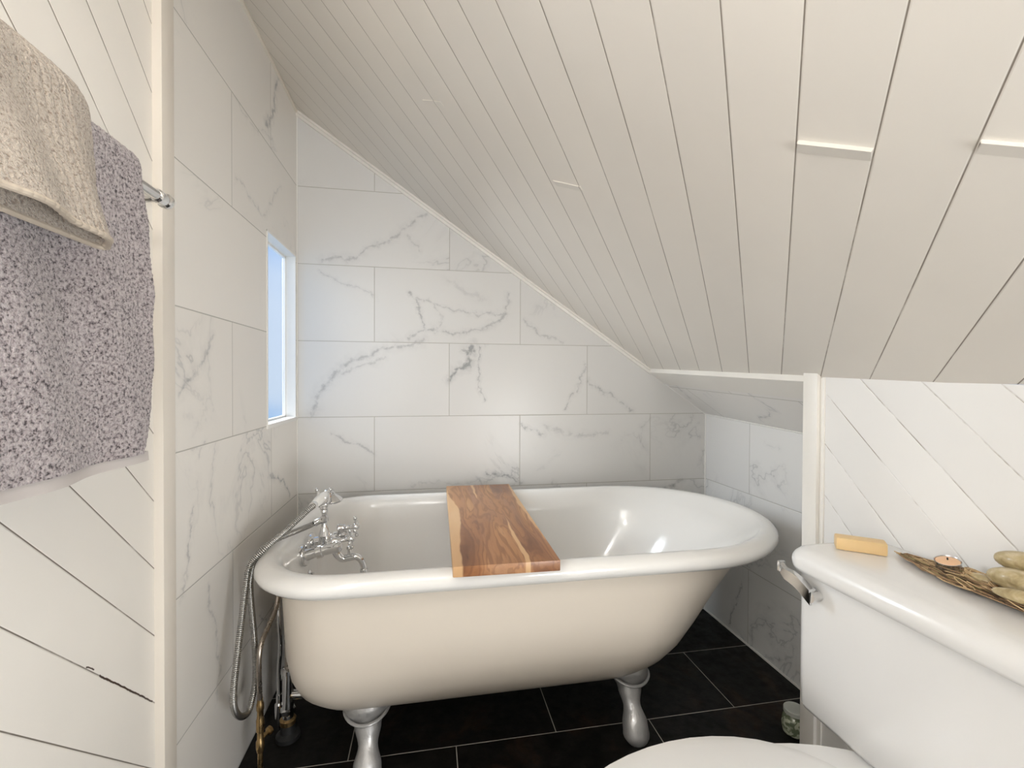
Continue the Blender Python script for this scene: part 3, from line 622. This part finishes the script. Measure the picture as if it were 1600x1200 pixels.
# ================================================================== THINGS ON THE TANK
LT = .729
t = NT('yellow_soap'); o = t.obj(); t.base(t.mix(t.noise(o, 30, 4), (.72, .50, .24), (.78, .58, .32))); t.rough(.5); t.p.inputs['Subsurface Weight'].default_value = .15; t.p.inputs['Subsurface Radius'].default_value = (.01, .006, .003); t.bump(t.noise(o, 60, 4), .15, .002)
b = MB(); b.box(-.043, .043, -.017, .017, 0, .0255, .004)
so = b.build('soap_bar', t.m); so.location = (.885, .802, LT); so.rotation_euler = (0, 0, math.atan2(-.052, .065))
tag(so, 'honey yellow rectangular soap bar lying on the toilet tank lid', 'soap')

def twig(name, c):
    t = NT(name); n = t.noise(t.obj(), 90, 3); t.base(t.mix(n, tuple(k*.6 for k in c), tuple(min(1, k*1.3) for k in c))); t.rough(.7); return t.m
m_twigs = [twig('dark_twig', (.10, .06, .03)), twig('brown_twig', (.30, .19, .10)), twig('straw_twig', (.52, .37, .20)), twig('olive_twig', (.30, .26, .11))]
b = MB()
TY0, TY1 = .757, .37
def hull(q, a):
    """q along the tray 0..1, a across -1..1 (front..back)"""
    wf = .004 + .052*sin(pi*min(1, q*1.02+.015))**.8; wb = .004 + .042*sin(pi*min(1, q*1.02+.015))**.8
    y = TY0 + (TY1-TY0)*q; x = .938 - .006*sin(pi*q) + (wf*a if a < 0 else wb*a)
    zz = LT + .0035 + .003*sin(pi*q)**.8*(abs(a)**2)
    return Vector((x, y, zz))
for i in range(190):
    a0 = random.uniform(-1, 1); q0 = max(0.0, random.uniform(-.25, .72)); q1 = min(1.0, q0 + random.uniform(.25, .6)); drift = random.uniform(-.35, .35)
    ph = random.uniform(0, 6.28); pts = []; lay = random.uniform(0, .020)*(1-.75*a0*a0)*min(1, max(.12, (q0-.05)/.3)); b.cur = random.choice((0, 0, 1, 1, 1, 2, 2, 3))
    for k in range(8):
        s = k/7; q = q0 + (q1-q0)*s; a = max(-1, min(1, a0 + drift*s + .07*sin(9*s+ph)))
        p = hull(q, a); p += Vector((.002*sin(7*s+ph), 0, lay*sin(pi*min(1,q+.1)) + abs(.0035*sin(5*s+ph)))); pts.append(p)
    r = random.uniform(.0008, .0017); b.tube(pts, [r*(1-.4*abs(2*k/7-1)) for k in range(8)], 6)
b.cur = 2
for i in range(34):       # twigs bound round the bundle as loops
    q = random.uniform(.34, .9); a = random.uniform(-.95, .2); c = hull(q, a) + Vector((0, 0, .006+.012*(1-abs(a)))); rr = random.uniform(.010, .022); ph = random.uniform(0, 6.28)
    pts = [c + Vector((rr*.55*cos(ph+k*.5), rr*1.2*sin(ph+k*.5), .002+.005*sin(ph+k*.5)*(1 if a < 0 else -1))) for k in range(10)]
    for p in pts: p.z = max(p.z, LT+.002)
    b.tube(pts, .0010, 6)
for i in range(7):         # the pointed tail
    b.tube([hull(.02, random.uniform(-1, 1))+Vector((0, 0, .002)), Vector((.938+random.uniform(-.006, .006), .764+random.uniform(-.008, .008), LT+.003+random.uniform(0, .003)))], [.0014, .0008], 6)
b.tube([hull(.05, 0), Vector((.942, .778, LT+.004))], [.0016, .001], 6)
tag(b.build('twig_tray', m_twigs), 'boat shaped tray of woven dried twigs lying on the toilet tank lid', 'tray')

tl = thing('tealight_candle', (.938, .684, LT+.012), 'small peach tealight candle in a metal cup on the twig tray tip', 'candle')
axis = Vector((-.22, -.05, 1)).normalized(); o0 = Vector((.944, .680, LT+.0085))
t = NT('peach_wax'); t.base((.80, .52, .32)); t.rough(.5); t.p.inputs['Subsurface Weight'].default_value = .2; t.p.inputs['Subsurface Radius'].default_value = (.01, .005, .003)
MB().lathe([(.017, 0), (.0185, .001), (.0190, .015), (.0197, .0155), (.0190, .016), (.0180, .0145), (.0175, .004), (.001, .004)], o0, axis, 28).build('cup', metalm('tealight_aluminium', (.78, .79, .82), .25), tl)
MB().lathe([(.0172, .005), (.0174, .0145), (.012, .0165), (.001, .0168)], o0, axis, 28).build('wax', t.m, tl)
MB().tube([o0+axis*.0165, o0+axis*.021], .0012, 6).build('wick', m_black, tl)

def shell_mat(name, c1, c2, c3):
    t = NT(name); o = t.obj(); n = t.noise(o, 45, 5, .6, .5)
    t.base(t.ramp(n, [(.3, c1), (.5, c2), (.7, c3)])); t.rough(.35); t.bump(t.noise(o, 120, 4), .25, .002); t.p.inputs['Coat Weight'].default_value = .25
    return t.m
ms = shell_mat('olive_shell', (.24, .18, .08), (.43, .345, .19), (.60, .52, .37))
def cowrie(loc, L_, W_, H_, rz, tilt, roll, label):
    """egg shaped cowrie shell with a toothed slit along its underside"""
    b = MB(); nr, sg_ = 26, 36; rs = []
    for i in range(nr+1):
        q = i/nr; x = -1+2*q; rad = sqrt(max(0, 1-x*x))**.9*(1-.13*x) ; ring_ = []
        for k in range(sg_):
            a = 2*pi*k/sg_; yy = cos(a); zz = sin(a); f = 1.0
            if zz < -.55:
                f = .93 - (.16 if abs(yy) < .16 else 0) + (.030 if (.16 < abs(yy) < .5 and (i % 2)) else 0)
            ring_.append(Vector((x*L_, yy*rad*W_*f + 0, zz*rad*H_*f)))
        rs.append(ring_)
    b.loft(rs)
    o = b.build('seashell', ms, ang=80); o.location = loc; o.rotation_euler = (roll, tilt, rz)
    return tag(o, label, 'seashell', 'seashells in the twig tray')
cowrie((.940, .570, LT+.062), .036, .020, .018, radians(100), .05, .4, 'olive tan seashell topmost at the back of the twig tray pile')
cowrie((.920, .565, LT+.036), .037, .023, .0195, radians(100), .02, .55, 'rounded olive seashell with a toothed slit in the middle of the pile')
cowrie((.886, .538, LT+.026), .034, .012, .010, radians(108), .02, -.2, 'slim grey green seashell lowest at the front rim of the twig tray')
cowrie((.922, .617, LT+.017), .020, .012, .010, radians(95), .0, .1, 'small pale seashell at the left end of the pile toward the candle')
cowrie((.940, .500, LT+.050), .034, .019, .018, radians(70), .0, .5, 'brownish seashell at the right end of the pile by the picture edge')

# jar on the floor
jx, jy = 1.108, 1.212
jr = thing('glass_jar', (jx, jy, 0), 'pale green lidded glass jar on the floor beside the toilet', 'jar')
t = NT('pale_green_glass'); o = t.obj(); t.base(t.mix(t.mr(t.noise(o, 42, 3, .5, 1.0), .46, .54), (.50, .53, .40), (.16, .19, .12))); t.rough(.15); t.p.inputs['Coat Weight'].default_value = .5
MB().lathe([(.028, 0), (.033, .004), (.036, .02), (.036, .040), (.032, .053), (.027, .058), (.027, .062)], (jx, jy, 0), (0, 0, 1), 32).build('glass', t.m, jr)
t = NT('pale_lid'); t.base((.56, .58, .53)); t.rough(.4)
MB().lathe([(.029, .062), (.031, .063), (.031, .074), (.029, .076), (.027, .0752), (.001, .0755)], (jx, jy, 0), (0, 0, 1), 32).build('lid', t.m, jr)

# ================================================================== TOWEL BAR AND TOWELS
BX, BZ = -.455, Z(.309)
tb = thing('towel_bar', (BX, .6, BZ), 'chrome towel bar on the left board wall carrying the towels', 'towel bar')
MB().tube([(BX, .24, BZ), (BX, .896, BZ)], .0085, 18).build('rail', m_chrome, tb)
for y in (.255, .880):
    b = MB(); b.tube(spline([(BX+.002, y, BZ-.002), (BX-.018, y, BZ-.004), (BX-.04, y, BZ-.006), (XL+.006, y, BZ-.006)], 4), [.0075, .006, .0055, .0055, .0055, .0055, .0055, .0055, .006, .0065, .007, .008, .009], 14)
    b.lathe([(.022, 0), (.022, .003), (.016, .008), (.009, .012)], (XL+.0005, y, BZ-.006), (1, 0, 0), 20)
    br = b.build('bracket', m_chrome, tb)
    s = 1 if y > .5 else -1
    MB().lathe([(.0095, -.012), (.0115, -.010), (.0115, .006), (.0105, .010), (.013, .013), (.013, .020), (.010, .024), (.002, .025)], (BX, y, BZ), (0, s, 0), 20).build('end_cap', m_chrome, tb)

def terry(name, c_shade, c_mid, c_hi, scale=260):
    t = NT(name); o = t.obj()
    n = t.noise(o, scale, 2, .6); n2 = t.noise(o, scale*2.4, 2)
    t.base(t.ramp(t.math('ADD', t.math('MULTIPLY', n, .75), t.math('MULTIPLY', n2, .25)), [(.36, c_shade), (.47, c_mid), (.60, c_hi)]))  # darkest stop paints the shade between the loops as specks
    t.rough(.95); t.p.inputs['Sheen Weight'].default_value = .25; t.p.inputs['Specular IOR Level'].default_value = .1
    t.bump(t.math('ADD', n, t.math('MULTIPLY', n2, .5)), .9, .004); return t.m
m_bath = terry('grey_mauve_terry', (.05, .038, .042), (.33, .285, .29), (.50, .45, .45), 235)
m_hand = terry('beige_terry', (.26, .20, .155), (.45, .385, .32), (.52, .455, .385), 300)
m_hem = paint('towel_hem', (.50, .46, .44), .9)
m_hhem = paint('beige_towel_hem', (.50, .43, .35), .9)
def loops(p, amp, sc_):
    return amp*(noise.noise(p*sc_)*.9 + noise.noise(p*sc_*2.1+Vector((3, 1, 7)))*.5)
def resamp(P, st):
    acc = [0.0]
    for a, c in zip(P, P[1:]): acc.append(acc[-1]+(Vector(c)-Vector(a)).length)
    n = max(2, int(acc[-1]/st)); out = []; j = 0
    for i in range(n+1):
        d = acc[-1]*i/n
        while j < len(acc)-2 and acc[j+1] < d: j += 1
        out.append(Vector(P[j]).lerp(Vector(P[j+1]), (d-acc[j])/max(1e-9, acc[j+1]-acc[j])))
    return out
# bath towel: closed drape profile in (x,z), swept along y
Ro, Ri = .033, .0095
zb_f, zb_b = Z(-.112), Z(-.06)
outer = [(BX+Ro+.006, zb_f), (BX+Ro+.005, Z(0)), (BX+Ro+.002, Z(.15)), (BX+Ro, BZ-.03)] + [(BX+Ro*cos(a), BZ+Ro*sin(a)) for a in [pi*k/14 for k in range(15)]] + [(BX-Ro, BZ-.05), (BX-Ro, zb_b)]
outer = [(x, 0, z) for x, z in outer]
op = resamp(outer, .0021); no = len(op)
yl, yr_ = .22, .785
def yright(z):
    r = z-EYE
    return .783 + .010*sin((r+.12)*9) - .022*max(0, min(1, (-.04-r)/.08)) + .002*sin(r*60)
b = MB(); ncol = int((yr_-.40)/.0022); ring_list = []
grid = []
for i in range(no):
    p = op[i]; q = op[min(i+1, no-1)] - op[max(i-1, 0)]; nrm = Vector((q.z, 0, -q.x)).normalized()
    if nrm.dot(Vector((p.x-BX, 0, p.z-min(p.z, BZ)))) < 0: nrm = -nrm
    yR = yright(p.z); row = []
    for j in range(ncol+1):
        y = .40 + (yR-.40)*j/ncol
        if j == ncol: pass
        wav = .006*sin(y*21+p.z*3) + .004*sin(y*47+p.z*11) if p.x > BX else 0
        e = (yR-y); rnd = -(.011 - sqrt(max(0, .011**2-(.011-min(e, .011))**2)))      # rounded selvedge
        pp = Vector((p.x, y, p.z)); low = min(1, (BZ+.02-p.z)/.2) if p.z < BZ+.02 else 0
        row.append(pp + nrm*(loops(pp, .0015, 330) + wav*max(0, low) + rnd))
    grid.append(row)
nv = ncol+1
vs = [p for r in grid for p in r]; fs = []
for i in range(no-1):
    for j in range(ncol): fs.append((i*nv+j, i*nv+j+1, (i+1)*nv+j+1, (i+1)*nv+j))
b.add(vs, fs)
# inner side, coarse
inner = [(BX+Ri+.004, zb_f), (BX+Ri+.001, BZ-.03)] + [(BX+Ri*cos(a), BZ+Ri*sin(a)) for a in [pi*k/8 for k in range(9)]] + [(BX-Ri-.004, BZ-.03), (BX-Ri-.004, zb_b)]
ip = resamp([(x, 0, z) for x, z in inner], .012); ni = len(ip); base = len(b.v)
b.add([Vector((p.x, y, p.z)) for p in ip for y in (.40, yright(p.z)-.004)], [(2*i, 2*i+1, 2*i+3, 2*i+2) for i in range(ni-1)])
# side edge between outer and inner
def strip(A, Bq):
    n = 120; A = [A[int((len(A)-1)*k/n)] for k in range(n+1)]; Bq = [Bq[int((len(Bq)-1)*k/n)] for k in range(n+1)]
    b.add(A+Bq, [(k, k+1, n+2+k, n+1+k) for k in range(n)])
strip([r[-1] for r in grid], [Vector((p.x, yright(p.z)-.004, p.z)) for p in ip])
# plain part of the towel out to its far end
ring0 = [Vector((p.x, .40, p.z)) for p in op[::12]+[op[-1]]] + [Vector((p.x, .40, p.z)) for p in reversed(ip)]
b.loft([ring0, [Vector((p.x, yl, p.z)) for p in ring0]], False, True)
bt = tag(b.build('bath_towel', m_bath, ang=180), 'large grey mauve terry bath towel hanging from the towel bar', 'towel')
hm = MB(); ps = []
for j in range(40):
    y = yl + (.772-yl)*j/39; wv = .006*sin(y*21+zb_f*3) + .004*sin(y*47+zb_f*11)
    zz = zb_f + .002; x1 = BX+Ro+.003+wv; zlo = zb_f-.013 - .002*sin(y*13)
    ps.append([(x1-.022, y, zz), (x1, y, zz), (x1+.001, y, zlo), (x1-.006, y, zlo-.001), (x1-.020, y, zlo)])
hm.loft(ps).build('hem', m_hem, bt)

# hand towel: folded in two lengthwise, draped over the bath towel
def prof_hand(layer):
    R0 = Ro + .010 + (.014 if layer else 0)
    xb = BX + Ro + .014 + (.056 if layer else .002)          # the front layer flares open at the bottom
    P = [(xb, Z(.163)), (BX + R0 + (.030 if layer else .002), Z(.215)), (BX + R0 + (.010 if layer else 0), Z(.265))]
    P += [(BX+R0*cos(a), BZ+R0*sin(a)) for a in [pi*k/14 for k in range(15)]] + [(BX-R0, BZ-.04), (BX-R0+.001, Z(.14))]
    return [(x, 0, z) for x, z in P]
A_ = resamp(prof_hand(0), .003); nA = len(A_)
def at_frac(P, k, n):
    acc = [0.0]
    for a, c in zip(P, P[1:]): acc.append(acc[-1]+(c-a).length)
    d = acc[-1]*k/n
    for j in range(len(P)-1):
        if acc[j+1] >= d-1e-9: return P[j].lerp(P[j+1], (d-acc[j])/max(1e-9, acc[j+1]-acc[j]))
    return P[-1]
B_ = resamp(prof_hand(1), .003); NV = nA
A2 = [at_frac(A_, k, NV) for k in range(NV+1)]; B2 = [at_frac(B_, k, NV) for k in range(NV+1)]
YE = .646; y_in = .24
us = [y_in + (YE-.012-y_in)*k/260 for k in range(261)]
b = MB(); rows = []
for k in range(NV+1):
    a, c = A2[k], B2[k]; f = max(0, 1-k/(NV*.42))          # 1 at the front hem, 0 at the bar
    row = []; mid = (a+c)/2; half = (c-a)/2
    slant = .010*f - .012*(1-f)
    for y in us:                                   # inner layer
        row.append(Vector((a.x, y+slant*(y-y_in)/.4, a.z)))
    for q in range(1, 12):                         # the fold at the right
        an = pi*q/12; row.append(Vector((mid.x - half.x*cos(an), YE-.012+.012*sin(an)+slant, mid.z - half.z*cos(an))))
    for y in reversed(us):                         # outer layer, pinched toward the fold, billowing left of it
        g = min(1, (YE-.012-y)/.17); g = .26 + .74*sin(pi*.5*g)**.7
        g = g if f > 0 else 1.0; gg = 1-(1-g)*min(1, f*1.6)
        wv = .005*sin(y*55)*f
        row.append(Vector((a.x+(c.x-a.x)*gg + wv, y+slant*(y-y_in)/.4, a.z+(c.z-a.z)*gg)))
    rows.append(row)
# taper fold width to match the pinch
nR = len(rows[0])
for k, row in enumerate(rows):
    p0, p1 = row[260], row[261+11]
    for q in range(1, 12):
        an = pi*q/12; m_ = (p0+p1)/2; h_ = (p1-p0)/2; row[260+q] = Vector((m_.x - h_.x*cos(an), m_.y + .010*sin(an), m_.z - h_.z*cos(an)))
bandY = [.548, .560, .572, .584, .594]
for k, row in enumerate(rows):
    for j, p in enumerate(row):
        if j > 266:
            dz = min(abs(p.y-q) for q in bandY); inb = .542 < p.y < .60
            amp = loops(p, .0006 if inb else .0013, 330) - (.0022*max(0, 1-dz/.003) if inb else 0) + (.0008 if inb else 0)
            nd = (B2[k]-Vector((BX, 0, min(BZ, B2[k].z)))); nd.y = 0; nd.normalize(); row[j] = p + nd*amp
        else: row[j] = p + Vector((loops(p, .0008, 330), 0, 0)) if k < NV*.4 else p
b.add([p for r in rows for p in r], [(i*nR+j, i*nR+j+1, (i+1)*nR+j+1, (i+1)*nR+j) for i in range(NV) for j in range(nR-1)])
ht = b.build('hand_towel', m_hand, ang=180)
md = ht.modifiers.new('thickness', 'SOLIDIFY'); md.thickness = .0035; md.offset = 0
tag(ht, 'small folded beige hand towel draped over the grey bath towel', 'towel')
hb = MB(); hb.tube([p + Vector((0, 0, .0)) for p in rows[0]], .0034, 8); hb.build('hem', m_hhem, ht)
